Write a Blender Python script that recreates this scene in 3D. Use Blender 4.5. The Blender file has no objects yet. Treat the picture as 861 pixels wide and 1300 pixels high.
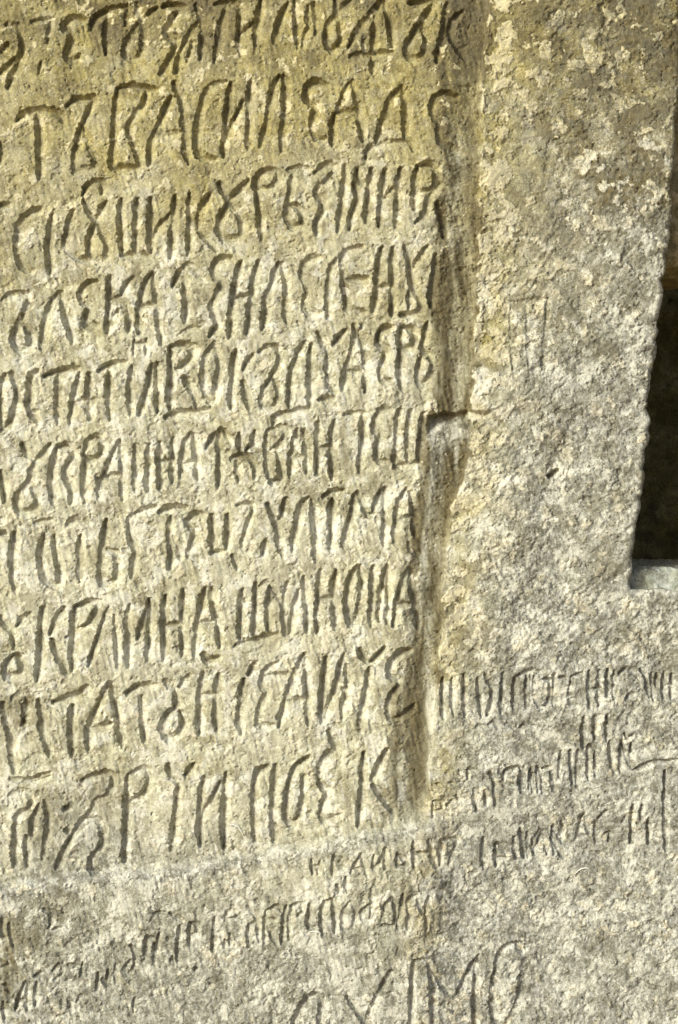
import bpy, math, random
import numpy as np

# ------------------------------------------------------------------ camera, sky, sun
S = 0.0008                      # metres per unit of the wall grid (one unit = 0.8 mm)
CX, CY = 430.5, 650.0           # grid point straight in front of the camera
DIST = 2.1
sc = bpy.context.scene
cam_d = bpy.data.cameras.new("camera")
cam = bpy.data.objects.new("camera", cam_d)
sc.collection.objects.link(cam)
cam.location = (0, -DIST, 0)
cam.rotation_euler = (math.radians(90), 0, 0)
cam_d.sensor_width = 36
cam_d.lens = 36 * DIST / (1300 * S)
cam_d.clip_end = 100
cam_d.clip_start = 0.05
sc.camera = cam

SUN_L, SUN_U, SUN_F = 0.72, 0.44, 0.66        # towards the sun: left, up, out of the wall
_n = math.sqrt(SUN_L**2 + SUN_U**2 + SUN_F**2)
sx, sy, sz = -SUN_L/_n, -SUN_F/_n, SUN_U/_n
elev = math.asin(sz)
world = bpy.data.worlds.new("World"); sc.world = world; world.use_nodes = True
wt = world.node_tree
sky = wt.nodes.new("ShaderNodeTexSky"); sky.sky_type = 'NISHITA'
sky.sun_disc = False; sky.dust_density = 5.0; sky.ozone_density = 0.6
sky.sun_elevation = elev
sky.sun_rotation = math.atan2(sx, sy)
bg = wt.nodes["Background"]
wt.links.new(sky.outputs[0], bg.inputs[0]); bg.inputs[1].default_value = 0.07
sun_d = bpy.data.lights.new("sun", 'SUN'); sun_d.energy = 1.5; sun_d.angle = math.radians(16)
sun_d.color = (0.925, 1.0, 0.875)
sun = bpy.data.objects.new("sun", sun_d); sc.collection.objects.link(sun)
from mathutils import Vector
sun.rotation_euler = Vector((sx, sy, sz)).to_track_quat('Z', 'Y').to_euler()
sc.view_settings.view_transform = 'Standard'
sc.view_settings.look = 'None'
sc.view_settings.gamma = 1
sc.view_settings.use_curve_mapping = False
sc.view_settings.exposure = 1.07

# ------------------------------------------------------------------ noise helpers
def _hash(ix, iy, seed):
    h = (ix.astype(np.int64)*374761393 + iy.astype(np.int64)*668265263 + seed*2147483647 + 0x9E3779B9) & 0xFFFFFFFF
    h = ((h ^ (h >> 13)) * 1274126177) & 0xFFFFFFFF
    h = ((h ^ (h >> 16)) * 2246822519) & 0xFFFFFFFF
    h = h ^ (h >> 15)
    return (h & 0xFFFFFF).astype(np.float32) / 16777216.0
def vn(x, y, seed=0):
    x0 = np.floor(x); y0 = np.floor(y)
    fx = (x - x0).astype(np.float32); fy = (y - y0).astype(np.float32)
    fx = fx*fx*(3-2*fx); fy = fy*fy*(3-2*fy)
    a = _hash(x0, y0, seed); b = _hash(x0+1, y0, seed)
    c = _hash(x0, y0+1, seed); d = _hash(x0+1, y0+1, seed)
    return (a*(1-fx)+b*fx)*(1-fy) + (c*(1-fx)+d*fx)*fy
def fbm(x, y, scale, octs=4, seed=0, gain=0.5):
    r = 0; amp = 1.0; tot = 0
    for o in range(octs):
        th = 0.6*o + seed
        cs, sn = math.cos(th), math.sin(th)
        xr = (x*cs - y*sn)/scale + 17.3*o; yr = (x*sn + y*cs)/scale - 9.1*o
        r = r + amp*vn(xr, yr, seed*31+o); tot += amp
        amp *= gain; scale = scale/2.03
    return r/tot
def sstep(a, b, x):
    t = np.clip((x-a)/(b-a), 0, 1); return t*t*(3-2*t)

# ------------------------------------------------------------------ the inscription, stroke by stroke
# each block: origin x, y, scale of the tracing sheet, half width, depth; letters on lines, strokes parted by ;
K = 4.305
SHEETS = []
def sheet(ox, oy, txt, s=K, w=4.7, d=6.6, split=False):
    for ln in txt.strip().splitlines():
        ln = ln.strip()
        if not ln: continue
        ww, dd = w, d
        if ln[0] == '@':
            head, ln = ln.split(' ', 1)
            a, b = head[1:].split(','); ww, dd = float(a), float(b)
        st = []
        for part in ln.split(';'):
            pts = [tuple(float(v) for v in p.split(',')) for p in part.split()]
            if pts: st.append(np.array([(ox+px/s, oy+py/s) for px, py in pts]))
        if split: SHEETS.extend(([q], ww, dd) for q in st)
        else: SHEETS.append((st, ww, dd))
# first line
sheet(0, 0, """
40,135 90,150 125,190 130,260 110,340 80,400 45,475; 0,285 45,245; 0,400 60,350 80,320
@3,3 175,118 240,108 295,98; 285,100 270,170 262,230; 225,340 215,400
470,105 400,95 350,140 400,180 385,250 365,310 400,335 435,305
500,155 510,110 560,65 640,45 710,32 690,130; 595,80 585,170 580,290
750,15 760,60 790,100; 855,40 790,100 730,170 685,250 690,300 740,325 775,300 790,230 785,160 770,110
""")
sheet(200, 0, """
35,30 80,20 155,35; 120,60 70,130 40,185 125,225 60,340 20,400
210,20 235,80 255,150 240,320; 225,120 170,200 125,290 105,390; 200,230 170,320
385,30 360,120 345,200 320,340; 320,20 460,15 460,120 450,200 460,300; 460,190 530,120; 570,0 555,100 540,250
715,20 670,120 645,230; 755,0 765,100 775,265
850,130 810,200 800,260; 830,40 835,150; 860,20 880,100 870,190
""")
sheet(400, 0, """
115,0 130,60 145,120 150,200 120,275 80,270 60,210 80,140 120,85 200,5
375,0 330,70 260,140 220,200 190,260; 385,0 405,80 420,160 430,250; 335,90 330,190 320,290; 270,230 275,280; 200,310 330,295 420,295; 320,310 320,400
525,25 590,10 665,5 620,80 585,140 610,200 610,300 560,335 505,310 510,250 555,170 580,130
725,30 710,150 695,230 670,340; 810,60 760,110 735,170 760,230 800,280 830,330
""")
# second line
sheet(0, 90, """
0,400 15,440 5,490
100,265 130,240 200,215 270,218 330,235 345,270; 205,220 215,300 222,400 225,500 215,580
365,190 410,155 460,148 520,150 490,210 445,300 420,400 405,535 450,545 525,530 530,480 500,400 455,305
645,100 635,200 632,300 625,420 615,500 625,535 700,535 770,530 760,460 735,390 700,305 750,240 795,170 805,105; 645,100 670,85 740,82 860,100
""")
sheet(200, 80, """
95,110 130,190 150,270 155,380 160,470 175,550; 77,190 38,275 0,370 -30,440 -39,555; 0,395 60,398 140,385
375,110 310,125 265,165 245,250 225,340 220,430 225,490 260,525 325,530
405,115 395,200 385,300 380,370; 470,215 430,310 390,380 370,450 370,510; 515,110 510,200 505,330 505,470
670,75 640,130 620,230 605,330 570,460; 690,75 708,110 700,200 705,260 690,370 685,480
""")
sheet(290, 0, "350,300 305,290 275,320 285,360 315,375 300,420 300,460 320,495 345,490", s=2.777)
sheet(400, 80, """
205,105 225,160 240,240 250,320 265,430; 195,110 160,180 130,270; 130,272 200,272 240,300; 110,290 100,370 100,450
480,130 430,190 400,250 370,350 340,445; 485,140 500,220 505,310 495,410; 285,520 285,480 345,455 430,445 530,435 545,480
780,185 720,170 665,190 640,240 655,300 690,340 675,390 700,440 760,470 810,500
""")
# third line
sheet(0, 210, """
0,215 50,215
220,240 170,255 120,300 100,370 95,450 110,520 140,565 170,580
285,270 275,350 265,450 275,590
400,250 375,340 355,430 380,470 430,510; 455,160 480,110 530,85 565,95 560,150; 460,190 500,260 540,320 575,390 600,480 580,525 530,525 490,480 490,400 520,330 555,250 580,205; 430,510 530,525
668,190 665,300 675,480; 752,190 750,300 750,480; 830,185 830,300 830,480; 670,495 750,495 825,495
""")
sheet(200, 200, """
75,310 40,360 0,400 -15,440; 100,215 95,330 85,430 80,550
180,205 185,300 180,420 175,530; 290,205 260,260 220,350 260,430 300,480 330,515
340,145 375,210 430,280 470,340 475,420 430,455 370,445 340,400 350,330 385,260 450,180 500,130
660,80 600,75 550,110 540,170 590,180 640,170 665,120 660,80; 550,190 555,270 570,370 575,450
720,70 780,65 830,70; 745,100 735,180 715,270 715,340 745,385 790,370 800,320 780,280 730,260
""")
sheet(290, 200, "310,55 350,30 385,35 360,80 305,125 335,150 335,190 310,235 315,270", s=2.777)
sheet(400, 190, """
170,95 170,180 150,300 130,450; 235,110 235,160 275,190; 215,190 240,260 205,350 195,440; 310,115 300,250 285,400
385,115 375,250 355,420; 470,110 460,250 450,430; 380,280 430,220
565,100 550,200 550,330; 565,95 610,85 665,100 670,160 650,230 580,240; 690,190 620,270 610,370 560,400; 670,300 700,400 710,480
""")
# fourth line
sheet(0, 330, """
20,215 60,190 150,185 165,230 140,290 110,350 75,420 90,480 140,500 180,470 175,410 140,360 110,350
320,180 285,230 260,310 240,400 235,490; 335,180 355,270 380,360 400,450
530,120 480,130 445,180 450,225 500,255 470,310 475,360 540,360
605,95 610,170 600,280 595,400; 730,105 690,150 670,200; 610,220 660,215 700,260 715,320 710,390; 650,280 620,330 600,390
835,80 800,130 775,220 765,300 765,400; 770,258 860,250; 845,90 868,220 878,330 888,460
@3.4,4 740,440 735,520; 805,435 805,520; 740,460 800,460
""")
sheet(200, 310, """
90,230 130,160 175,115 220,150 255,190; 160,140 155,220 165,320 155,425
@3,2 120,500 180,460 240,460
405,80 350,85 310,130 320,175 365,200 345,260 300,330 320,400 340,440 290,505
460,105 440,200 415,320 405,420 400,510; 555,100 535,200 515,330 495,490; 425,300 500,285
665,110 640,200 605,290 595,380 580,460; 685,110 705,190 710,300 710,430
""")
sheet(290, 200, "325,355 285,360 260,400 275,440 290,470 270,510 280,545 330,550", s=2.777)
sheet(400, 300, """
120,130 85,210 80,320 80,440
260,65 190,80 150,130 160,200 175,310 185,410 275,420; 180,240 290,240
370,70 350,170 345,270 325,410; 430,70 430,200 425,330 425,430; 345,280 410,280
490,65 520,110 525,220 540,290 580,340 590,400 540,430 470,430; 520,310 520,390; 620,60 580,110 550,170
660,110 655,200 640,300 640,380
""")
# fifth line
sheet(0, 430, """
35,200 15,280 5,370 10,460 20,490; 65,190 95,240 100,330 80,420 45,490 10,500
210,180 170,210 170,300 160,390 215,460; 165,400 200,400
250,205 320,180 435,165; 325,200 320,300 320,460
440,190 420,280 400,370 390,465; 490,200 490,300 500,440; 415,350 520,335
545,175 600,145 690,135; 600,190 600,300 608,445; 730,160 715,280 720,410
835,150 820,250 790,340 765,410; 862,140 868,250 866,400
""")
sheet(200, 410, """
75,140 80,250 75,350 75,470; 75,135 150,120 215,135 180,210 110,255; 150,300 195,360 225,440 215,470; 50,515 130,495 210,490 285,475
315,120 270,180 255,270 265,380 300,430 325,430 330,340 345,240 330,150 315,115
430,160 420,260 415,350 405,465; 525,180 500,210 475,255; 470,325 490,390 510,465
565,160 610,135 665,135 680,180 660,250 640,290 600,340 580,420 590,465 640,465 670,420 665,350 640,310
805,110 760,200 735,300 725,460; 845,130 845,260 838,450; 640,560 650,510 720,495 835,470
""")
sheet(400, 400, """
20,100 50,150 70,190; 165,90 130,130 105,165; 75,200 75,300 85,390 120,430; 30,465 110,455
215,55 240,110 210,190 180,290 155,410; 260,60 245,110 280,190 285,300 280,420; 180,305 270,310
430,70 370,75 345,120 360,175 400,190 375,260 360,330 380,365 420,360
480,70 540,80 555,130 530,185 480,185 465,130 480,70; 470,190 465,300 485,410
615,50 600,120 590,190 640,220 650,300 620,375 580,380 570,320 575,250
""")
# sixth line
sheet(0, 540, """
0,260 20,330 30,420
120,105 150,150 185,185; 275,105 235,160 190,210; 185,215 175,300 110,370 90,430 100,475 160,480 205,440 210,390 180,350
310,130 285,230 285,320 295,430; 315,120 370,105 415,150 380,210 350,265 385,320 400,380 390,430
460,150 490,80 545,65 575,110 550,170 490,200 455,160; 465,200 465,300 470,420
655,90 620,170 580,250 550,320 540,395; 665,100 670,200 675,300 675,410; 580,285 660,275
745,110 750,200 745,360; 820,110 815,200 815,360
@3,3 190,535 290,515
@3.5,3.5 370,525 440,505 500,540
""")
sheet(200, 520, """
18,185 15,280 15,430; 88,165 88,240 85,400; 20,285 85,280
180,135 150,210 140,290 130,370; 200,140 215,220 225,380; 145,300 205,290
275,205 320,130; 345,110 345,250 345,330 335,425; 370,120 405,185
450,135 455,230; 535,125 530,190 490,220; 410,270 460,250 510,260 540,310 540,370; 440,290 450,390
605,130 605,240 610,370; 610,120 690,100 710,130 680,190 610,240; 660,240 680,320 690,380 620,400
770,115 750,200 740,280 730,365; 805,120 820,200 825,270 820,345; 745,270 805,265
""")
sheet(400, 500, """
20,160 25,270 20,350 15,440; 110,150 95,250 95,340 100,460; 30,300 90,290
170,115 275,110; 265,120 265,230 255,330 248,430
420,90 370,85 330,150 340,205 370,220 340,290 345,370 395,370
465,95 455,190 445,400; 525,100 515,230 515,380; 600,110 585,230 575,380; 440,400 570,380
""")
# seventh line
sheet(0, 640, """
5,160 30,165; 75,160 70,260 70,370 90,480
240,170 220,270 230,380 270,440 320,450 330,390 310,290 295,180
@4.5,4.5 370,110 430,90 495,110; 440,180 440,300 440,430
580,90 570,180 560,300 555,430 590,455 640,430 650,350 640,270 590,250
750,50 710,90 715,180 745,250 735,350 725,400; 750,50 850,20
""")
sheet(200, 620, """
15,130 80,110 160,110; 75,160 70,260 80,340 70,440; 90,270 120,330 130,390
250,145 195,150 165,190 215,235 190,310 175,370 230,395
300,150 305,240 305,330; 385,150 395,240 380,330; 300,355 360,350; 415,370 440,440
@3.3,4 440,95 490,85 530,90 510,170 485,240 465,320 500,350 520,300 490,265
605,90 640,150 660,220 670,300 690,370; 705,60 690,110 675,170; 595,290 580,360
830,55 795,90 770,180 750,260 745,345; 850,70 866,170 872,280 871,400
""")
sheet(400, 600, """
50,130 100,105 155,100; 98,150 95,260 90,430
220,130 210,210 180,310 160,405; 235,115 265,160 295,235; 365,100 340,170 315,230; 385,90 390,200 385,400
500,95 465,170 455,240 440,385; 530,110 545,220 555,350; 455,270 540,240
@3,3.5 515,385 520,420 575,460
""")
# eighth line
sheet(0, 750, """
0,150 30,190 70,230 80,310; 165,130 130,160 100,190; 75,360 35,400 30,460 70,475 120,460 135,410 110,360 75,355
235,100 225,200 225,330 210,490; 350,100 310,160 280,235; 285,270 320,350 350,410 370,460
410,100 410,230 400,350 400,440; 415,90 480,70 545,65 530,130 490,190 430,210
@3.6,4.5 600,90 565,180 540,260 515,330 490,410; 630,140 640,250 650,420
710,85 705,200 705,300 710,410; 800,120 780,190 760,260; 815,55 825,150 820,250 815,380
@2.5,4 365,255 385,250
""")
sheet(200, 720, """
45,160 42,260 40,360 42,510; 142,130 140,250 142,480; 50,325 130,315
265,120 245,200 230,300 210,480; 300,120 310,220 335,330 345,440; 235,305 315,305
465,130 460,250 460,400; 540,100 540,230 530,370; 620,110 610,250 610,340; 460,170 490,200; 430,430 540,405 655,370; 620,110 680,190
715,90 700,180 695,270 705,370; 780,130 750,230 730,370; 800,60 815,150 825,250 820,350
250,480 280,520 335,495
""")
sheet(400, 700, """
35,110 25,220 20,320 20,445; 120,110 105,200 110,310 118,420; 30,265 100,265
235,85 195,150 180,240 185,360 210,415 240,360 260,250 265,160 250,85
320,90 318,220 315,410; 400,80 375,200 355,380; 410,90 405,200 410,290 400,390
515,100 480,180 455,270 435,410; 530,110 540,230 560,350 570,420; 450,295 530,290
""")
# ninth line
sheet(0, 850, """
@6,5 25,190 60,300 80,400 90,560; 80,160 150,130 165,200 140,300
@5,5 215,170 235,250 250,350 280,470
@3.4,5 60,600 160,610 280,565
300,180 360,160 440,140 480,100 490,140; 400,200 398,300 400,470
600,80 560,160 520,240 490,340 490,440; 615,80 635,180 650,280 670,410; 510,325 620,300
700,130 760,95 860,90; 780,150 785,250 795,390
""")
sheet(200, 820, """
45,190 75,225 100,235; 175,165 150,195 125,230; 105,240 110,340 50,380 30,450 60,510 110,500 150,430 130,370
255,150 240,250 235,350 235,480; 335,160 330,260 325,350 330,460; 240,270 320,275
475,190 465,290 450,370 465,480; 535,100 505,155
@4.4,5 660,95 600,130 575,180 580,230 610,260 570,320 550,400 560,440 630,440; 590,170 650,165 720,160
805,50 775,120 740,200 710,290 670,440; 815,80 820,200 825,300 830,430; 720,310 820,300
""")
sheet(400, 800, """
65,155 55,260 45,370 45,500; 160,140 140,220 110,350 60,490; 180,200 185,300 170,380 155,480
245,110 290,180; 380,105 340,150 310,180; 297,210 290,320 265,430 255,550
520,115 460,130 420,180 410,250 460,280; 460,310 420,370 405,450 430,500 500,460 545,420
""")
# tenth line
sheet(0, 970, """
@5,4 60,170 150,150 200,190 160,260 90,290; 100,300 90,430 90,560
@4,4 150,400 155,560; 220,220 190,300 180,400; 250,200 270,280 265,400 240,520
@3,5 115,105 200,100 280,65
@6.5,7 360,245 378,250
@4,4.5 362,362 380,380
@4.4,5 455,90 530,65 620,50 625,120 590,180 545,200; 540,190 500,270 430,350 370,440 310,570; 470,305 540,305 575,370 560,450 500,520 500,590 560,605
705,70 700,170 695,300 690,420 685,540; 710,60 800,25 830,90 790,170 720,210
""")
sheet(200, 940, """
60,140 90,200 115,225; 205,130 160,190; 125,245 110,340 100,450 85,600
260,200 250,300 235,390 240,570; 350,230 320,290 290,350 240,440; 380,180 375,300 370,420 370,590
600,145 550,170 530,270 535,370 540,550; 650,140 640,250 635,370 645,550
830,100 770,130 735,200 710,300 705,420 730,460 780,430 805,330 805,200
""")
sheet(400, 920, """
80,40 120,110 125,155 65,170 35,220 25,320 60,350 85,360 50,430 30,500 60,530 140,495
270,160 265,260 260,380 240,550; 395,140 360,210 320,300; 320,335 370,390 430,480
""")
# later, shallower writing on the border to the right
F = dict(w=3.3, d=4.6)
sheet(540, 820, """
100,180 95,280 105,400; 150,180 150,280 160,380; 215,160 215,280 220,380
290,180 300,300 310,390; 330,160 370,220 370,300 345,380
430,150 425,260 420,370; 495,170 490,270 490,350
510,165 570,140 630,140; 560,170 560,340
600,170 600,280 640,350 690,300 690,190; 710,160 705,330
800,180 790,320 830,330; 800,170 860,150
@2.6,2.8 280,445 305,435 330,445
@3,3.4 350,430 380,415 402,450
@2.8,3 440,432 465,432 490,455
@3,3.2 520,450 560,425 600,440
""", **F)
sheet(661, 820, """
380,140 380,340; 435,140 430,330; 385,240 430,235
480,130 480,280; 515,140 515,290
545,150 580,130 620,140 650,180; 580,290 605,262 630,262
660,130 690,170 705,260; 750,160 750,220
350,390 345,520 350,560; 405,390 410,510; 475,380 475,520
@2.8,3.2 570,480 590,510 615,490
@2.5,3 770,95 772,105
@2.5,3 645,70 648,72
""", **F)
sheet(540, 960, """
@2.6,2.8 235,70 235,130; 240,70 275,80
@2.6,2.8 65,150 75,155; 135,145 155,150
@2.4,2.6 45,250 42,340; 45,245 90,250 95,290 50,300
@2.6,2.8 120,270 150,240; 170,215 185,240
270,180 285,300; 330,190 335,265; 380,120 385,270; 350,90 385,125
440,80 425,160 480,160; 440,80 515,60; 525,70 530,200
590,100 590,200; 620,70 645,110 645,200; 690,90 710,120 710,195; 650,70 690,60
@2.6,2.8 20,450 50,580 72,602; 85,460 80,580
@2.6,2.8 90,455 185,450 165,500 130,590
320,450 325,620
390,480 390,600; 400,480 450,540; 395,560 450,560
490,450 500,560; 530,430 550,560; 590,460 600,540; 650,410 600,530; 690,450 760,560; 750,360 750,480
""", **F)
sheet(661, 960, """
275,-30 290,150; 315,-30 315,170
375,-60 375,130; 410,-20 415,110; 378,-60 420,-30
490,-80 495,0 515,90; 555,-80 550,90
605,-70 610,60; 560,-60 600,50
790,80 790,160; 790,180 790,340 800,520
615,270 610,480; 665,270 660,340; 700,340 705,480
350,320 330,400 310,460; 360,340 385,440; 320,450 380,440
230,360 235,470
415,370 420,480; 470,430 500,420 490,470; 430,340 480,300
@2.6,3.6 620,75 680,50 720,30 790,28 870,18
""", **F)
# faint frame scratched on the border
sheet(600, 340, "@3.2,1.8 50,48 50,90 52,130; 97,40 93,90 90,130; 50,45 97,40; 70,45 72,125", s=1)
# small worn lines below the panel
B = dict(w=3.2, d=3.9)
sheet(370, 1040, """
115,215 120,290; 160,220 150,285; 125,250 160,250
235,190 230,290; 240,195 290,215 250,240 300,265
380,185 400,240 420,300; 380,190 350,250 330,280; 345,265 400,260
455,190 450,260 470,245; 515,150 515,260; 470,245 515,180
580,180 580,250; 580,185 620,210 635,240 590,250
670,110 672,260; 670,180 750,180; 750,110 770,200 795,260
820,110 815,250; 820,110 860,110
0,470 50,455 70,490 40,520; 5,470 8,580
105,460 95,580 130,585
215,430 180,450 165,530 175,620; 230,430 245,520 240,610
@3.2,3.6 325,440 290,490 285,580 310,605 350,580 355,490 330,445
420,460 385,500 400,540 440,550 465,500 430,460; 440,370 445,460 430,560
545,420 510,480 495,540; 550,420 575,480 570,560; 500,570 560,580
610,400 600,500 580,580
680,410 640,430 640,500; 690,430 720,500; 645,500 640,590
750,420 735,470 740,600
300,310 310,390; 250,350 265,390
""", **B)
sheet(180, 1110, """
30,340 35,440; 30,340 70,350; 100,320 90,400 80,490
@3.5,3 148,345 158,352
215,275 205,370 205,470
270,260 310,270 310,320 270,330; 270,260 268,380
@3.2,3.8 405,230 405,320 395,410; 405,320 440,310
460,350 460,390; 490,320 490,380; 465,240 470,205 500,190 545,220 480,240
585,170 620,200 640,250 650,360; 590,270 590,390; 590,270 640,255
685,190 680,250 675,370; 690,190 750,165 770,200; 690,240 740,240; 690,280 740,370
795,165 780,260 770,370; 830,170 810,250 810,350
@3.5,3 300,505 300,515
80,210 130,200; 160,205 230,245
""", **B)
sheet(0, 1130, """
150,490 125,560 100,640; 165,500 160,650; 110,590 160,590
200,460 250,445 280,480; 210,500 205,620
350,400 350,460 310,480; 385,400 440,410; 300,430 330,400
@3,3.8 460,390 450,460
@3,3.8 545,450 540,540
600,430 595,520; 640,400 640,500; 565,480 600,520
720,300 755,340 740,420 700,470 690,420 720,380
805,250 800,370; 810,250 850,265; 850,290 855,400
@3.8,4 745,585 740,650
0,510 50,515 70,550
430,600 450,565 480,580
""", **B)
sheet(661, 820, """
60,160 60,300; 130,180 170,190 165,300; 180,160 200,340; 215,170 260,180
720,150 730,300; 790,150 785,290; 830,160 830,290; 790,220 830,220
""", w=3.0, d=3.6, split=True)
sheet(661, 960, """
20,60 25,190; 60,70 50,180; 95,60 100,200; 130,80 125,190; 170,100 180,190; 225,-20 215,120
0,400 20,560; 40,420 45,560; 90,440 120,400 150,540; 60,500 120,500; 180,390 190,540; 180,400 240,480
""", w=2.9, d=3.4, split=True)
sheet(0, 1130, """
20,150 30,260; 60,180 90,300; 0,260 40,250; 250,100 300,120 280,200; 300,210 340,200
10,420 60,400; 30,600 40,700; 270,560 300,640; 320,560 360,550 350,640; 380,590 400,660
""", w=3.4, d=3.0, split=True)
sheet(200, 640, """
@4,3.5 560,460 590,430 640,440
@4,3.5 700,470 730,450
@5,3.5 250,600 300,640
""", split=True)
# large loose letters at the foot
G = dict(w=3.8, d=5.6)
sheet(360, 1170, """
@5,5 60,600 75,540 100,470 150,400 200,400 225,440 215,500 205,620
350,400 400,470 450,540 480,580; 450,560 470,500 520,390 585,265
""", **G)
sheet(500, 1170, """
110,205 100,330 95,640; 110,205 185,200 210,260 215,400 215,640; 215,270 290,370 340,420; 340,420 400,310 450,210; 465,190 450,300 445,640
@5,5 670,120 610,145 570,230 550,350 550,500 560,560 610,600 650,540 685,450 715,300 730,180 670,120
""", **G)

# ------------------------------------------------------------------ grid of the wall face
def axis(a, b, step, lo, hi):
    mid = list(np.arange(a, b + step*0.5, step))
    left, right = [], []
    p, s = a, step
    while p > lo:
        s = min(s*1.08, 5.0); p -= s; left.append(p)
    p, s = mid[-1], step
    while p < hi:
        s = min(s*1.08, 5.0); p += s; right.append(p)
    return np.array(left[::-1] + mid + right, dtype=np.float64)
GX = axis(-4, 866, 1.05, -260, 1230)
GY = axis(-4, 1304, 1.05, -260, 1560)
X, Y = np.meshgrid(GX, GY)          # Y runs down the wall
NX, NY = len(GX), len(GY)

# main lines of the relief
cy_ = [-300, 0, 100, 200, 400, 500, 540, 600, 650, 700, 800, 900, 1000, 1050, 1120]
cx_ = [622, 617, 612, 608, 602, 598, 596, 590, 573, 563, 560, 549, 544, 536, 520]
CH = np.interp(Y, cy_, cx_) + (fbm(X, Y, 22, 4, 3)-0.5)*16        # left rim of the border
foot = np.interp(X, [-300, 0, 100, 200, 300, 370, 430, 490, 545, 600],
                    [1160, 1126, 1112, 1104, 1088, 1078, 1067, 1056, 1046, 1040]) + (fbm(X, Y, 26, 3, 8)-0.5)*7
rng = random.Random(4)
EY = [-300, 0, 100, 180, 230, 260, 300, 345, 400, 430, 470, 505, 518, 530, 545, 562, 588, 600, 625, 660, 700, 742, 800]
EX = [880, 868, 864, 857, 853, 853, 850, 845, 839, 836, 832, 823, 821, 825, 827, 824, 817, 820, 815, 811, 806, 802, 798]
EDGE = np.interp(Y, EY, EX) + (vn(X*0+3, Y/70, 5)-0.5)*4 \
    + np.interp(Y, np.cumsum([-300]+[rng.uniform(4, 22) for _ in range(110)]), [rng.uniform(-2.6, 2.2) for _ in range(111)]) \
    + (fbm(X, Y, 6, 2, 15)-0.5)*1.5
SILL = 748 + (fbm(X, Y*0, 20, 3, 6)-0.5)*8

border = sstep(-1, 3, X-CH) * sstep(-30, 10, 1120-Y+0*X)
below = sstep(-3, 5, Y-foot) * (1-sstep(-20, 20, X-560))
right = sstep(-10, 25, X-CH)

H = np.zeros_like(X)
H += (fbm(X, Y, 230, 3, 11)-0.5)*22
H += (fbm(X, Y, 70, 3, 12)-0.5)*(6 + 9*right)
# channel between panel and border: the panel rolls away, the border rises
chan_on = 1 - sstep(1020, 1062, Y)
depth_c = (11+1.5*np.interp(Y, [500, 700, 1000], [0, 1, 0.5]))*chan_on
roll = sstep(-58, -4, X-CH)
H -= depth_c*roll*(1-border)
H += border*3.0*chan_on
H += sstep(-9, 9, Y-foot)*(1-sstep(-30, 30, X-560))*11.0
H -= 1.4*np.exp(-((Y-foot+4)/4.0)**2)*(1-sstep(-20, 20, X-560))*sstep(0.35, 0.6, fbm(X, Y, 60, 2, 19))
# notch in the channel: undercut ledge
XW = X + (fbm(X, Y, 18, 3, 17)-0.5)*22
nx = sstep(541, 550, XW)*(1-sstep(600, 645, X))
ledge_y = 527 + (fbm(X, X*0, 15, 3, 9)-0.5)*10 - (X-545)*0.09
t = Y-ledge_y
H += nx*(-15*sstep(-2, 3, t)*(1-sstep(3, np.clip(30-(X-545)*0.28, 9, 30), t))*(0.4+1.1*(1-sstep(545, 585, X))))
H += nx*4*sstep(-60, -8, t)*(1-sstep(-2, 2, t))

# surface relief
fine = (fbm(X, Y, 5.2, 3, 21, 0.6)-0.5)
mid_ = (fbm(X, Y, 16, 3, 22)-0.5)
rough = 0.9 + 1.4*right + 0.9*sstep(1060, 1130, Y)*(1-right)
rough = rough * (0.3 + 1.25*sstep(0.3, 0.7, fbm(X, Y, 75, 3, 25)))*(0.75+0.25*right)
H += fine*1.7*rough*(1-0.4*right) + mid_*2.0*(0.6+right*0.9)
# chips and spalls with crisp rims
sp = fbm(X, Y, 24, 4, 31, 0.6)
H -= 1.3*sstep(0.60, 0.625, sp)*(0.6+0.2*right)
sp2 = fbm(X, Y, 11, 3, 32, 0.6)
H -= 1.3*sstep(0.66, 0.70, sp2)
# pores
po = vn(X/3.1, Y/3.1, 41)*0.6 + vn(X/1.7, Y/1.7, 42)*0.4
H -= 1.9*sstep(0.76, 0.88, po)
# slanting tool marks on the border
u = (X*0.80+Y*0.60); v = (-X*0.60+Y*0.80)
tm = vn(u/4.2, v/17.0, 51) - 0.5
H += tm*1.2*sstep(0.35, 0.7, fbm(X, Y, 90, 2, 52))*right
tm2 = vn((X-0.25*Y)/3.6, Y/20.0, 53) - 0.5
H += tm2*1.6*(1-right)*(0.4+fbm(X, Y, 80, 2, 54))
# crust: flaking light skin, thick along the rim of the border
rimband = np.exp(-((X-CH-14)/24.0)**2)
warmband = sstep(0.42, 0.62, fbm(X, Y, 110, 2, 61))
cr = fbm(X, Y, 15, 4, 62, 0.62) + 0.13*rimband + 0.03*warmband*right - 0.065*(1-right) - 0.05*sstep(20, 120, X-CH) - 0.03*sstep(800, 1000, Y) \
     - 0.22*roll*(1-border)*chan_on
crust = sstep(0.585, 0.61, cr)
H += crust*(0.9+0.5*rimband)
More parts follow.
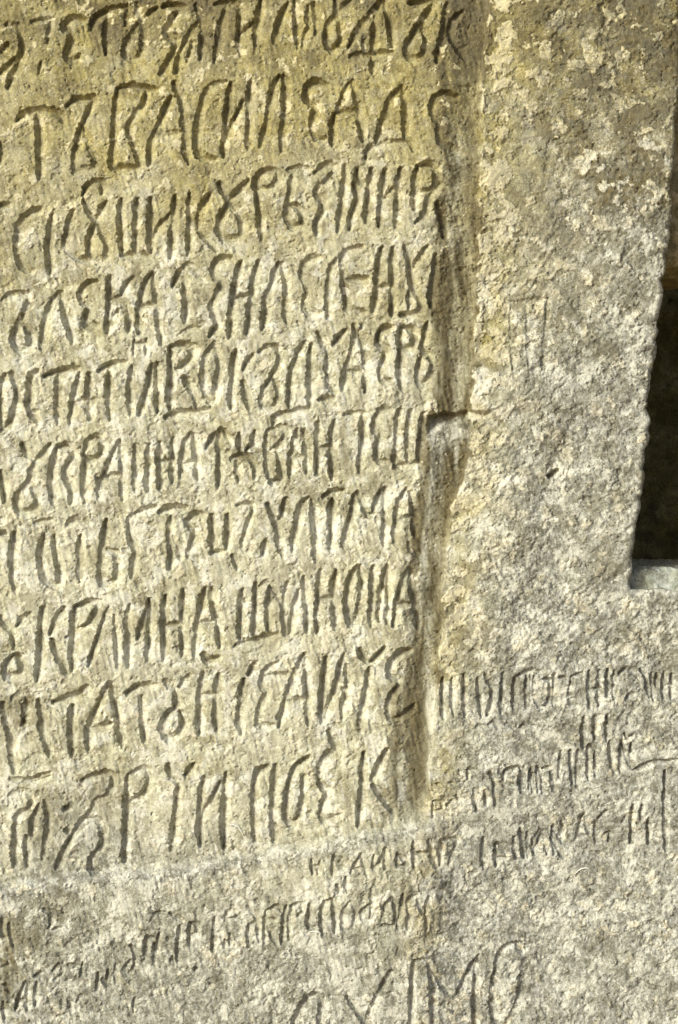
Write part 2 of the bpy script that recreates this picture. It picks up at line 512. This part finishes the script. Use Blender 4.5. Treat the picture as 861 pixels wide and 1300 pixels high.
# slit scratched into the border
# ------------------------------------------------------------------ carve the letters
wr = fbm(X, Y, 7, 2, 71)-0.5
wr2 = vn(X/3.0, Y/3.0, 72)-0.5
dens = fbm(X, Y, 30, 2, 73)
LET = np.full(X.shape, -1, dtype=np.int32)
CUT = np.zeros_like(X)
WIDTHS = np.full(X.shape, 9.0)
def chaikin(p):
    if len(p) < 3: return p
    q = [p[0]]
    for a, b in zip(p[:-1], p[1:]):
        q.append(a*0.78+b*0.22); q.append(a*0.22+b*0.78)
    q.append(p[-1]); return np.array(q)
sheet(690, 590, "@4.6,17 8,15 13,12 18,8", s=1)
for li, (strokes, w, d) in enumerate(SHEETS):
    allp = np.concatenate(strokes)
    m = w*1.5+4
    i0, i1 = np.searchsorted(GX, [allp[:, 0].min()-m, allp[:, 0].max()+m])
    j0, j1 = np.searchsorted(GY, [allp[:, 1].min()-m, allp[:, 1].max()+m])
    if i1-i0 < 2 or j1-j0 < 2: continue
    sx_, sy_ = X[j0:j1, i0:i1], Y[j0:j1, i0:i1]
    best = np.full(sx_.shape, 1e9); best2 = np.full(sx_.shape, 1e9)
    wv = w*(1.05+0.6*vn(sx_/13.0, sy_/13.0, 75+li%7))
    for k, st in enumerate(strokes):
        p = chaikin(st)
        seg = np.linalg.norm(np.diff(p, axis=0), axis=1); L = max(seg.sum(), 1e-6); acc = 0
        for a, b, sl in zip(p[:-1], p[1:], seg):
            ab = b-a; dn = max((ab**2).sum(), 1e-9)
            tt = np.clip(((sx_-a[0])*ab[0]+(sy_-a[1])*ab[1])/dn, 0, 1)
            dd = np.hypot(sx_-a[0]-tt*ab[0], sy_-a[1]-tt*ab[1])
            s_ = (acc+tt*sl)/L
            tp = 0.62+0.38*np.minimum(1, np.minimum(s_, 1-s_)*L/9.0)
            best = np.minimum(best, dd/(wv*tp))
            t2 = np.clip(((sx_+w*0.48-a[0])*ab[0]+(sy_+w*0.26-a[1])*ab[1])/dn, 0, 1)
            d2 = np.hypot(sx_+w*0.48-a[0]-t2*ab[0], sy_+w*0.26-a[1]-t2*ab[1])
            best2 = np.minimum(best2, d2/(wv*tp*1.5))
            acc += sl
    ww = wr[j0:j1, i0:i1]; w2 = wr2[j0:j1, i0:i1]
    q = best*(1-0.5*ww) + (ww*0.5+w2*0.46)
    q = np.maximum(q, 0)
    prof = np.where(q < 1, np.minimum((1-np.clip(q, 0, 1)**4)*1.3, 1-np.clip(best2*(1+0.5*w2), 0, 1)**0.95), 0)
    cut = d*prof*np.clip(0.15+1.55*dens[j0:j1, i0:i1], 0.6, 1.25)
    sub = CUT[j0:j1, i0:i1]; lt = LET[j0:j1, i0:i1]
    upd = (q < 1.0) & (cut > sub)
    lt[upd] = li
    sub[:] = np.maximum(sub, cut)
flat = sstep(0, 1.5, CUT)
H -= CUT*1.32
H -= (wr2*2.2 + fine*2.0)*flat*0.6

# ------------------------------------------------------------------ opening on the right
THICK = 260.0
ex = X-EDGE; ey = SILL-Y
rx = np.maximum(0, 1-np.clip(-ex, 0, 8)/8.0)*sstep(-8, 6, ey)
H -= 5*rx**2*(1-sstep(0, 1, ex))
ry = np.maximum(0, 1-np.clip(-ey, 0, 12)/12.0)*sstep(-6, 8, ex)
H -= 7*ry**2
inside = (ex > 0) & (ey > 0)
din = np.minimum(np.where(ex > 0, ex, 0), np.where(ey > 0, ey, 0))
H = np.where(inside, H-7-np.minimum(THICK, din*48), H)
drop = inside & (din*48 > THICK*1.15)

# ------------------------------------------------------------------ masks for the material
def m_(v): return np.clip(v, 0, 1)
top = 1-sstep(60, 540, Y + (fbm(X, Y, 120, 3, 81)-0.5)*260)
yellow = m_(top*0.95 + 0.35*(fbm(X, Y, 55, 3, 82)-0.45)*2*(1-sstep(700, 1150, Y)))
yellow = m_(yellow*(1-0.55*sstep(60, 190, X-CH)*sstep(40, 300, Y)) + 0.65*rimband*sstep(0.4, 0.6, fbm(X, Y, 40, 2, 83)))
streak = fbm(X*3.2, Y*0.35, 40, 3, 84)
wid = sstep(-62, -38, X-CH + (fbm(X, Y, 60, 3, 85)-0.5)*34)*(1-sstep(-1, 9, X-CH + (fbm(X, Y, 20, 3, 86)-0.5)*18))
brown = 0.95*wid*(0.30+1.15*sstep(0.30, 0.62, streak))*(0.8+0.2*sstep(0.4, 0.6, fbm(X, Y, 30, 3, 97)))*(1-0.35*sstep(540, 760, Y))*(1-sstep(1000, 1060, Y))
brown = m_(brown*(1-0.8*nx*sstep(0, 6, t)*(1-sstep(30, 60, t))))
brown = m_(brown + 0.2*(1-right)*sstep(0.52, 0.66, fbm(X*3.5, Y*0.3, 34, 4, 96)))
brown = m_(brown + 0.8*sstep(150, 0, Y + (fbm(X, Y, 90, 3, 87)-0.5)*120) * 0.8 * sstep(0.35, 0.6, fbm(X, Y, 45, 3, 88)))  # darker top: grime, with roof shade painted into the brown as well
brown = m_(brown + 0.85*sstep(-20, 120, X-CH-40)*(1-sstep(220, 560, Y+(fbm(X, Y, 90, 3, 90)-0.5)*200))*sstep(0.36, 0.62, fbm(X, Y, 28, 4, 91, 0.65)))
brown = m_(brown + 0.45*right*sstep(0.52, 0.68, fbm(X, Y, 34, 4, 92, 0.65))*(1-sstep(800, 1000, Y)) + 0.4*(1-right)*sstep(0.58, 0.72, fbm(X, Y, 26, 4, 93, 0.65))*(1-sstep(500, 1100, Y)))
for (bx, by, br, ba) in ((25, 1185, 34, .6), (75, 1150, 30, .45), (20, 900, 26, .5), (50, 905, 26, .4), (8, 1240, 30, .6), (60, 1030, 40, .35), (130, 1000, 30, .3)):
    bd = np.hypot(X-bx, (Y-by)*0.8)/br + (fbm(X, Y, 14, 4, 94, 0.65)-0.5)*1.6
    brown = m_(brown + ba*(1-sstep(0.5, 1.0, bd)))
brown = brown*(1-0.85*crust)
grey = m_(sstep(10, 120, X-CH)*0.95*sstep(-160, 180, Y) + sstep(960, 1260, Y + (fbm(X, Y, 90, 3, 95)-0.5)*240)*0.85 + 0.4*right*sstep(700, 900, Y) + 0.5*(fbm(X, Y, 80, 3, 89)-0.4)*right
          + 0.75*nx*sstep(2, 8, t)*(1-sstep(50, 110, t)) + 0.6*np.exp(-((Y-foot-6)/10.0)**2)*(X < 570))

# ------------------------------------------------------------------ vertex positions and smooth normals
PX = (X-CX)*S; PZ = (CY-Y)*S; PY = -H*S
P = np.stack([PX, PY, PZ], -1).astype(np.float32)
tx = np.gradient(P, axis=1); ty = np.gradient(P, axis=0)
N = np.cross(tx, -ty); N = np.cross(ty, tx)
N /= np.maximum(np.linalg.norm(N, axis=-1, keepdims=True), 1e-12)
if N[10, 10, 1] > 0: N = -N
P = P.reshape(-1, 3); N = N.reshape(-1, 3)
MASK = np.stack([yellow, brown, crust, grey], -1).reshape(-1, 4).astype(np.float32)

jj, ii = np.meshgrid(np.arange(NY-1), np.arange(NX-1), indexing='ij')
v00 = jj*NX+ii; v10 = v00+1; v01 = v00+NX; v11 = v01+1
faces = np.stack([v00, v01, v11, v10], -1)        # facing -Y
fd = drop[:-1, :-1] | drop[1:, 1:] | drop[:-1, 1:] | drop[1:, :-1]
fl = LET[:-1, :-1]
xc, yc = X[:-1, :-1], Y[:-1, :-1]
reg = np.zeros(fl.shape, dtype=np.int32)                              # 0 panel
reg[(xc > CH[:-1, :-1])] = 1                                          # 1 border
reg[(yc > foot[:-1, :-1]) & (xc <= 560)] = 2                          # 2 base
reg[(yc > 1046) & (xc > 500) ] = 2
reg[inside[:-1, :-1]] = 3                                             # 3 reveal
fl = np.where(reg == 3, -1, fl)

# ------------------------------------------------------------------ materials
def new_mat(name):
    m = bpy.data.materials.new(name); m.use_nodes = True
    nt = m.node_tree; b = nt.nodes["Principled BSDF"]
    return m, nt, b
def nd(nt, t, **kw):
    n = nt.nodes.new(t)
    for k, v in kw.items(): setattr(n, k, v)
    return n
def mixc(nt, fac, a, b, mode='MIX'):
    n = nd(nt, "ShaderNodeMix", data_type='RGBA', blend_type=mode)
    for sock, val in ((n.inputs[0], fac), (n.inputs[6], a), (n.inputs[7], b)):
        if isinstance(val, bpy.types.NodeSocket): nt.links.new(val, sock)
        elif isinstance(val, tuple): sock.default_value = (*val, 1)
        else: sock.default_value = val
    return n.outputs[2]
def noise(nt, co, scale, detail=4, rough=0.6):
    n = nd(nt, "ShaderNodeTexNoise"); nt.links.new(co, n.inputs['Vector'])
    n.inputs['Scale'].default_value = scale; n.inputs['Detail'].default_value = detail
    n.inputs['Roughness'].default_value = rough
    return n.outputs['Fac']
def ramp(nt, f, a, b, lo=0.0, hi=1.0):
    n = nd(nt, "ShaderNodeMapRange"); n.clamp = True
    nt.links.new(f, n.inputs[0])
    n.inputs[1].default_value = a; n.inputs[2].default_value = b
    n.inputs[3].default_value = lo; n.inputs[4].default_value = hi
    return n.outputs[0]
def mul(nt, a, b):
    n = nd(nt, "ShaderNodeMath", operation='MULTIPLY')
    for s_, v_ in ((n.inputs[0], a), (n.inputs[1], b)):
        if isinstance(v_, bpy.types.NodeSocket): nt.links.new(v_, s_)
        else: s_.default_value = v_
    return n.outputs[0]

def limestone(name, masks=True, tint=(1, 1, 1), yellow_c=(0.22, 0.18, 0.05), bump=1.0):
    m, nt, b = new_mat(name)
    co = nd(nt, "ShaderNodeNewGeometry").outputs['Position']
    big = noise(nt, co, 9, 4, 0.6)
    med = noise(nt, co, 45, 5, 0.65)
    sml = noise(nt, co, 240, 4, 0.7)
    tiny = noise(nt, co, 620, 2, 0.6)
    mot = noise(nt, co, 85, 7, 0.78)
    mp = nd(nt, "ShaderNodeMapping"); nt.links.new(co, mp.inputs['Vector'])
    mp.inputs['Rotation'].default_value = (0, math.radians(38), 0); mp.inputs['Scale'].default_value = (1.0, 1.0, 0.42)
    grain = noise(nt, mp.outputs[0], 430, 5, 0.75)
    patch = noise(nt, co, 28, 6, 0.72)
    base = mixc(nt, ramp(nt, mot, 0.42, 0.58), (0.29, 0.268, 0.165), (0.60, 0.60, 0.465))
    base = mixc(nt, ramp(nt, big, 0.35, 0.65, 0.0, 0.55), base, (0.62, 0.615, 0.51))
    gmot = noise(nt, co, 130, 8, 0.82)
    greyc = mixc(nt, ramp(nt, gmot, 0.42, 0.57), (0.165, 0.17, 0.15), (0.49, 0.505, 0.49))
    greyc = mixc(nt, ramp(nt, mot, 0.60, 0.68, 0, 0.7), greyc, (0.66, 0.67, 0.64))
    if masks:
        at = nd(nt, "ShaderNodeAttribute"); at.attribute_name = "wear_and_shade"
        sep = nd(nt, "ShaderNodeSeparateColor"); nt.links.new(at.outputs['Color'], sep.inputs[0])
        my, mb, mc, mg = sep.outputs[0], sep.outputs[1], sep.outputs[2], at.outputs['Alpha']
    else:
        my = ramp(nt, big, 0.4, 0.7); mb = ramp(nt, med, 0.5, 0.8, 0, 0.5); mc = ramp(nt, med, 0.7, 0.75); mg = ramp(nt, big, 0.3, 0.5, 0.95, 0.6)
    c = mixc(nt, mul(nt, mg, 0.9), base, greyc)
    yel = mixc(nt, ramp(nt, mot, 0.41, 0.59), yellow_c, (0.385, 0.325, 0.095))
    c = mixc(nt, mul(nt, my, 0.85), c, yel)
    brn = mixc(nt, ramp(nt, sml, 0.35, 0.65), (0.08, 0.065, 0.03), (0.19, 0.16, 0.085))
    c = mixc(nt, mb, c, brn)
    cru = mixc(nt, ramp(nt, sml, 0.35, 0.65), (0.62, 0.57, 0.41), (0.78, 0.75, 0.64))
    cru = mixc(nt, mul(nt, my, 0.6), cru, (0.60, 0.53, 0.28))
    c = mixc(nt, mul(nt, mc, 0.7), c, cru)
    c = mixc(nt, mul(nt, ramp(nt, patch, 0.53, 0.43, 0, 0.55), ramp(nt, mg, 0, 0.6, 0.45, 0.85)), c, (0.16, 0.155, 0.12))
    patch3 = noise(nt, co, 80, 7, 0.8)
    c = mixc(nt, mul(nt, ramp(nt, patch3, 0.50, 0.44, 0, 0.62), ramp(nt, mg, 0, 0.7, 0.25, 1.0)), c, (0.12, 0.117, 0.09))
    patch2 = noise(nt, co, 38, 7, 0.75)
    c = mixc(nt, mul(nt, ramp(nt, patch2, 0.52, 0.55), mul(nt, ramp(nt, my, 0.7, 0.2, 0.12, 0.65), ramp(nt, mb, 0.15, 0.5, 1.0, 0.0))), c, (0.66, 0.66, 0.60))
    gd = nd(nt, "ShaderNodeMath", operation='MULTIPLY_ADD'); nt.links.new(mg, gd.inputs[0]); gd.inputs[1].default_value = 0.30; gd.inputs[2].default_value = 0.14
    gfac = mul(nt, mul(nt, gd.outputs[0], ramp(nt, patch, 0.42, 0.58, 0.25, 1.1)), ramp(nt, mb, 0.1, 0.9, 1.0, 0.3))
    c = mixc(nt, mul(nt, ramp(nt, grain, 0.49, 0.42), gfac), c, (0.10, 0.09, 0.06))
    c = mixc(nt, mul(nt, ramp(nt, grain, 0.54, 0.62), gfac), c, (0.78, 0.77, 0.70))
    # grain: dark and pale mineral specks, the same everywhere on the stone
    c = mixc(nt, ramp(nt, sml, 0.43, 0.35, 0, 0.4), c, (0.13, 0.11, 0.07))
    c = mixc(nt, mul(nt, ramp(nt, tiny, 0.41, 0.31, 0, 0.5), ramp(nt, patch, 0.60, 0.45, 0.3, 1.0)), c, (0.10, 0.085, 0.055))
    c = mixc(nt, mul(nt, ramp(nt, tiny, 0.58, 0.68, 0, 0.4), ramp(nt, mb, 0.1, 0.9, 1.0, 0.3)), c, (0.80, 0.78, 0.68))
    vor = nd(nt, "ShaderNodeTexVoronoi"); nt.links.new(co, vor.inputs['Vector']); vor.inputs['Scale'].default_value = 170
    spk = ramp(nt, vor.outputs['Distance'], 0.16, 0.08, 0, 0.8)
    spk = mul(nt, mul(nt, spk, ramp(nt, big, 0.5, 0.6)), ramp(nt, mb, 0.1, 0.8, 1.0, 0.35))
    c = mixc(nt, spk, c, (0.84, 0.82, 0.74))
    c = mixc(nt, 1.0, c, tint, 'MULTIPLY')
    nt.links.new(c, b.inputs['Base Color'])
    b.inputs['Roughness'].default_value = 0.93
    b.inputs['Specular IOR Level'].default_value = 0.2
    b1 = nd(nt, "ShaderNodeBump"); b1.inputs['Strength'].default_value = 0.75*bump; b1.inputs['Distance'].default_value = 0.0011
    nt.links.new(sml, b1.inputs['Height'])
    b2 = nd(nt, "ShaderNodeBump"); b2.inputs['Strength'].default_value = 0.5*bump; b2.inputs['Distance'].default_value = 0.0005
    nt.links.new(tiny, b2.inputs['Height']); nt.links.new(b1.outputs[0], b2.inputs['Normal'])
    nt.links.new(b2.outputs[0], b.inputs['Normal'])
    return m
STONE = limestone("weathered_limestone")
DIM = limestone("brown_stained_limestone", masks=False, tint=(1.0, 0.85, 0.58))
DARK = limestone("dark_olive_stone", masks=False, tint=(0.33, 0.33, 0.24))  # same limestone with its colours multiplied down to dark olive
BLUE = limestone("grey_limestone", masks=False, tint=(0.80, 0.86, 0.90), yellow_c=(0.45, 0.43, 0.36))

# ------------------------------------------------------------------ objects
def mesh_obj(name, fsel, parent):
    """one mesh object from a selection of wall faces"""
    used = np.unique(fsel)
    idx = np.searchsorted(used, fsel.ravel())
    me = bpy.data.meshes.new(name)
    nv, nf = len(used), len(fsel)
    me.vertices.add(nv); me.vertices.foreach_set("co", P[used].ravel())
    me.loops.add(nf*4); me.loops.foreach_set("vertex_index", idx.astype(np.int32))
    me.polygons.add(nf)
    me.polygons.foreach_set("loop_start", np.arange(nf, dtype=np.int32)*4)
    me.polygons.foreach_set("loop_total", np.full(nf, 4, dtype=np.int32))
    me.update(calc_edges=True)
    a = me.attributes.new("wear_and_shade", 'FLOAT_COLOR', 'POINT')
    a.data.foreach_set("color", MASK[used].ravel())
    me.polygons.foreach_set("use_smooth", np.ones(nf, dtype=bool))
    me.normals_split_custom_set_from_vertices(N[used])
    me.materials.append(STONE)
    o = bpy.data.objects.new(name, me); sc.collection.objects.link(o)
    if parent: o.parent = parent
    return o
def empty(name, label, cat, loc=(0, 0, 0)):
    o = bpy.data.objects.new(name, None); sc.collection.objects.link(o)
    o.location = loc; o.empty_display_size = 0.05
    o["label"] = label; o["category"] = cat
    return o
wall = empty("inscribed_stone", "weathered yellow and grey limestone wall face covered with carved Cyrillic writing", "carved stone")
keep = ~fd
parts = []
for r, nm, lab in ((0, "inscription_panel", "sunken yellowish panel with ten lines of deep Cyrillic letters"),
                   (1, "border", "rough grey upright border to the right of the panel"),
                   (2, "base", "grey stone below the panel with shallow worn writing"),
                   (3, "opening_edge", "broken edge of the stone turning into the dark opening")):
    sel = faces[keep & (reg == r) & (fl < 0)]
    o = mesh_obj(nm, sel, wall); o["label"] = lab; parts.append(o)
for li in range(len(SHEETS)):
    mk = keep & (fl == li)
    if mk.sum() < 12: continue
    rr = np.bincount(reg[mk], minlength=4).argmax()
    mesh_obj("carved_letter" if li < len(SHEETS)-1 else "chip_hole", faces[mk], parts[rr])

# ------------------------------------------------------------------ stones round the opening
def rough_block(name, x0, x1, y0, y1, d0, d1, mat, step=7, amp=3.0, rnd=7, seed=0, shape=None, parent=None):
    """hewn block; x, y on the wall grid, d = depth behind the wall face"""
    nxs = max(2, int((x1-x0)/step)); nys = max(2, int((y1-y0)/step)); nds = max(2, int((d1-d0)/step))
    nxs, nys, nds = min(nxs, 200), min(nys, 160), min(nds, 60)
    V = {}; verts = []; fcs = []
    def vid(i, j, k):
        key = (i, j, k)
        if key not in V:
            V[key] = len(verts)
            verts.append((x0+(x1-x0)*i/nxs, y0+(y1-y0)*j/nys, d0+(d1-d0)*k/nds))
        return V[key]
    for i in range(nxs):
        for j in range(nys):
            fcs.append((vid(i, j, 0), vid(i, j+1, 0), vid(i+1, j+1, 0), vid(i+1, j, 0)))
            fcs.append((vid(i, j, nds), vid(i+1, j, nds), vid(i+1, j+1, nds), vid(i, j+1, nds)))
    for i in range(nxs):
        for k in range(nds):
            fcs.append((vid(i, 0, k), vid(i+1, 0, k), vid(i+1, 0, k+1), vid(i, 0, k+1)))
            fcs.append((vid(i, nys, k), vid(i, nys, k+1), vid(i+1, nys, k+1), vid(i+1, nys, k)))
    for j in range(nys):
        for k in range(nds):
            fcs.append((vid(0, j, k), vid(0, j, k+1), vid(0, j+1, k+1), vid(0, j+1, k)))
            fcs.append((vid(nxs, j, k), vid(nxs, j+1, k), vid(nxs, j+1, k+1), vid(nxs, j, k+1)))
    v = np.array(verts, dtype=np.float64)
    lo = np.array([x0, y0, d0]); hi = np.array([x1, y1, d1])
    c = np.clip(v, lo+rnd, hi-rnd); dlt = v-c
    ln = np.linalg.norm(dlt, axis=1, keepdims=True); v = c + dlt/np.maximum(ln, 1e-9)*np.minimum(ln, rnd)
    nrm = dlt/np.maximum(ln, 1e-9)
    disp = (fbm(v[:, 0]+v[:, 2]*0.7, v[:, 1]+v[:, 2]*0.9, 60, 3, seed)-0.5)*amp*2.2 + (fbm(v[:, 0]+v[:, 2]*1.3, v[:, 1]-v[:, 2]*0.8, 14, 4, seed+1, 0.65)-0.5)*amp*1.6
    v = v + nrm*disp[:, None]
    if step < 3:
        pit = sstep(0.55, 0.68, fbm(v[:, 0]+v[:, 2], v[:, 1]+v[:, 2]*0.7, 9, 3, seed+5, 0.6)); v = v - nrm*(pit*2.2)[:, None]
    if shape is not None: v = shape(v)
    W = np.stack([(v[:, 0]-CX)*S, v[:, 2]*S, (CY-v[:, 1])*S], -1)
    me = bpy.data.meshes.new(name); me.from_pydata(W.tolist(), [], fcs); me.update()
    me.polygons.foreach_set("use_smooth", np.ones(len(fcs), dtype=bool))
    me.materials.append(mat)
    o = bpy.data.objects.new(name, me); sc.collection.objects.link(o)
    if parent: o.parent = parent
    return o
def tag(o, label, cat):
    o["label"] = label; o["category"] = cat; return o
tag(rough_block("upper_stone", 830, 1230, -260, 332, 34, 330, DIM, 6, 5, 10, 101),
    "brownish rough stone hanging over the dark opening, behind the wall's right edge", "stone block")
tag(rough_block("sill_stone", 770, 1230, 719, 900, 20, 330, BLUE, 2.4, 6, 9, 111),
    "blue-grey stone ledge forming the bottom of the dark opening", "ledge")
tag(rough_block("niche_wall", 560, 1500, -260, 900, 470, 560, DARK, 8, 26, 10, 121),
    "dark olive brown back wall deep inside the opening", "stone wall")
tag(rough_block("jamb_stone", 1140, 1400, -260, 1560, -20, 560, DIM, 12, 5, 10, 131),
    "stone upright closing the far right side of the opening, outside the view", "stone block")

# ------------------------------------------------------------------ unseen ground in front of the wall, added to bounce warm light up
gm, gnt, gb = new_mat("dry_soil")
gco = nd(gnt, "ShaderNodeNewGeometry").outputs['Position']
gb.inputs['Roughness'].default_value = 0.95
gnt.links.new(mixc(gnt, ramp(gnt, noise(gnt, gco, 6, 8, 0.7), 0.4, 0.6), (0.17, 0.125, 0.07), (0.30, 0.23, 0.14)), gb.inputs['Base Color'])
gx = np.linspace(-6, 6, 121); gy = np.linspace(-8, 0.6, 87)
GXX, GYY = np.meshgrid(gx, gy)
gz = (CY-1548)*S + (fbm(GXX, GYY, 0.6, 4, 141)-0.5)*0.03
gv = np.stack([GXX, GYY, gz], -1).reshape(-1, 3)
gj, gi = np.meshgrid(np.arange(86), np.arange(120), indexing='ij')
gf = np.stack([gj*121+gi, gj*121+gi+1, gj*121+gi+122, gj*121+gi+121], -1).reshape(-1, 4)
gme = bpy.data.meshes.new("ground"); gme.from_pydata(gv.tolist(), [], gf.tolist()); gme.materials.append(gm)
go = bpy.data.objects.new("ground", gme); sc.collection.objects.link(go); go["kind"] = "structure"

# ------------------------------------------------------------------ small white threads caught on the stone
wm, wnt, wb = new_mat("white_thread"); wb.inputs['Base Color'].default_value = (0.8, 0.8, 0.76, 1); wb.inputs['Roughness'].default_value = 0.8
def surf(x, y):
    i = int(np.searchsorted(GX, x)); j = int(np.searchsorted(GY, y)); return H[j-1:j+2, i-1:i+2].max()
def thread(pts, rad, label):
    pts = [Vector(((x-CX)*S, -(surf(x, y)+rad*0.9)*S, (CY-y)*S)) for x, y in pts]
    P2 = []
    for a, b in zip(pts[:-1], pts[1:]):
        for k in range(3): P2.append(a.lerp(b, k/3))
    P2.append(pts[-1]); vs, fs = [], []
    for k, p in enumerate(P2):
        tdir = (P2[min(k+1, len(P2)-1)]-P2[max(k-1, 0)]).normalized()
        u1 = tdir.cross(Vector((0, 1, 0))).normalized(); u2 = tdir.cross(u1)
        rr = rad*S*(0.35+0.65*math.sin(math.pi*(k+0.6)/(len(P2)+0.2)))
        for q in range(6): vs.append(p+u1*rr*math.cos(q*math.pi/3)+u2*rr*math.sin(q*math.pi/3))
    for k in range(len(P2)-1):
        for q in range(6): fs.append((k*6+q, k*6+(q+1)%6, k*6+6+(q+1)%6, k*6+6+q))
    fs.append(tuple(range(5, -1, -1))); fs.append(tuple(len(vs)-6+q for q in range(6)))
    me = bpy.data.meshes.new("white_thread"); me.from_pydata(vs, [], fs); me.materials.append(wm)
    me.polygons.foreach_set("use_smooth", np.ones(len(fs), dtype=bool))
    o = bpy.data.objects.new("white_thread", me); sc.collection.objects.link(o)
    tag(o, label, "thread"); o["group"] = "white threads caught on the stone"
thread([(730, 1110), (734, 1106), (739, 1103), (745, 1102.5), (749, 1103)], 0.9, "short curved white thread on the grey stone at lower right, below the small worn letters")
thread([(290, 1047), (297, 1046.5), (303, 1049), (307, 1055), (309, 1060)], 0.8, "curved white thread in the bottom line of big letters, between two upright strokes")
thread([(392, 1181), (398, 1179), (405, 1180), (408, 1183)], 0.7, "tiny white thread under the row of small worn letters below the panel")
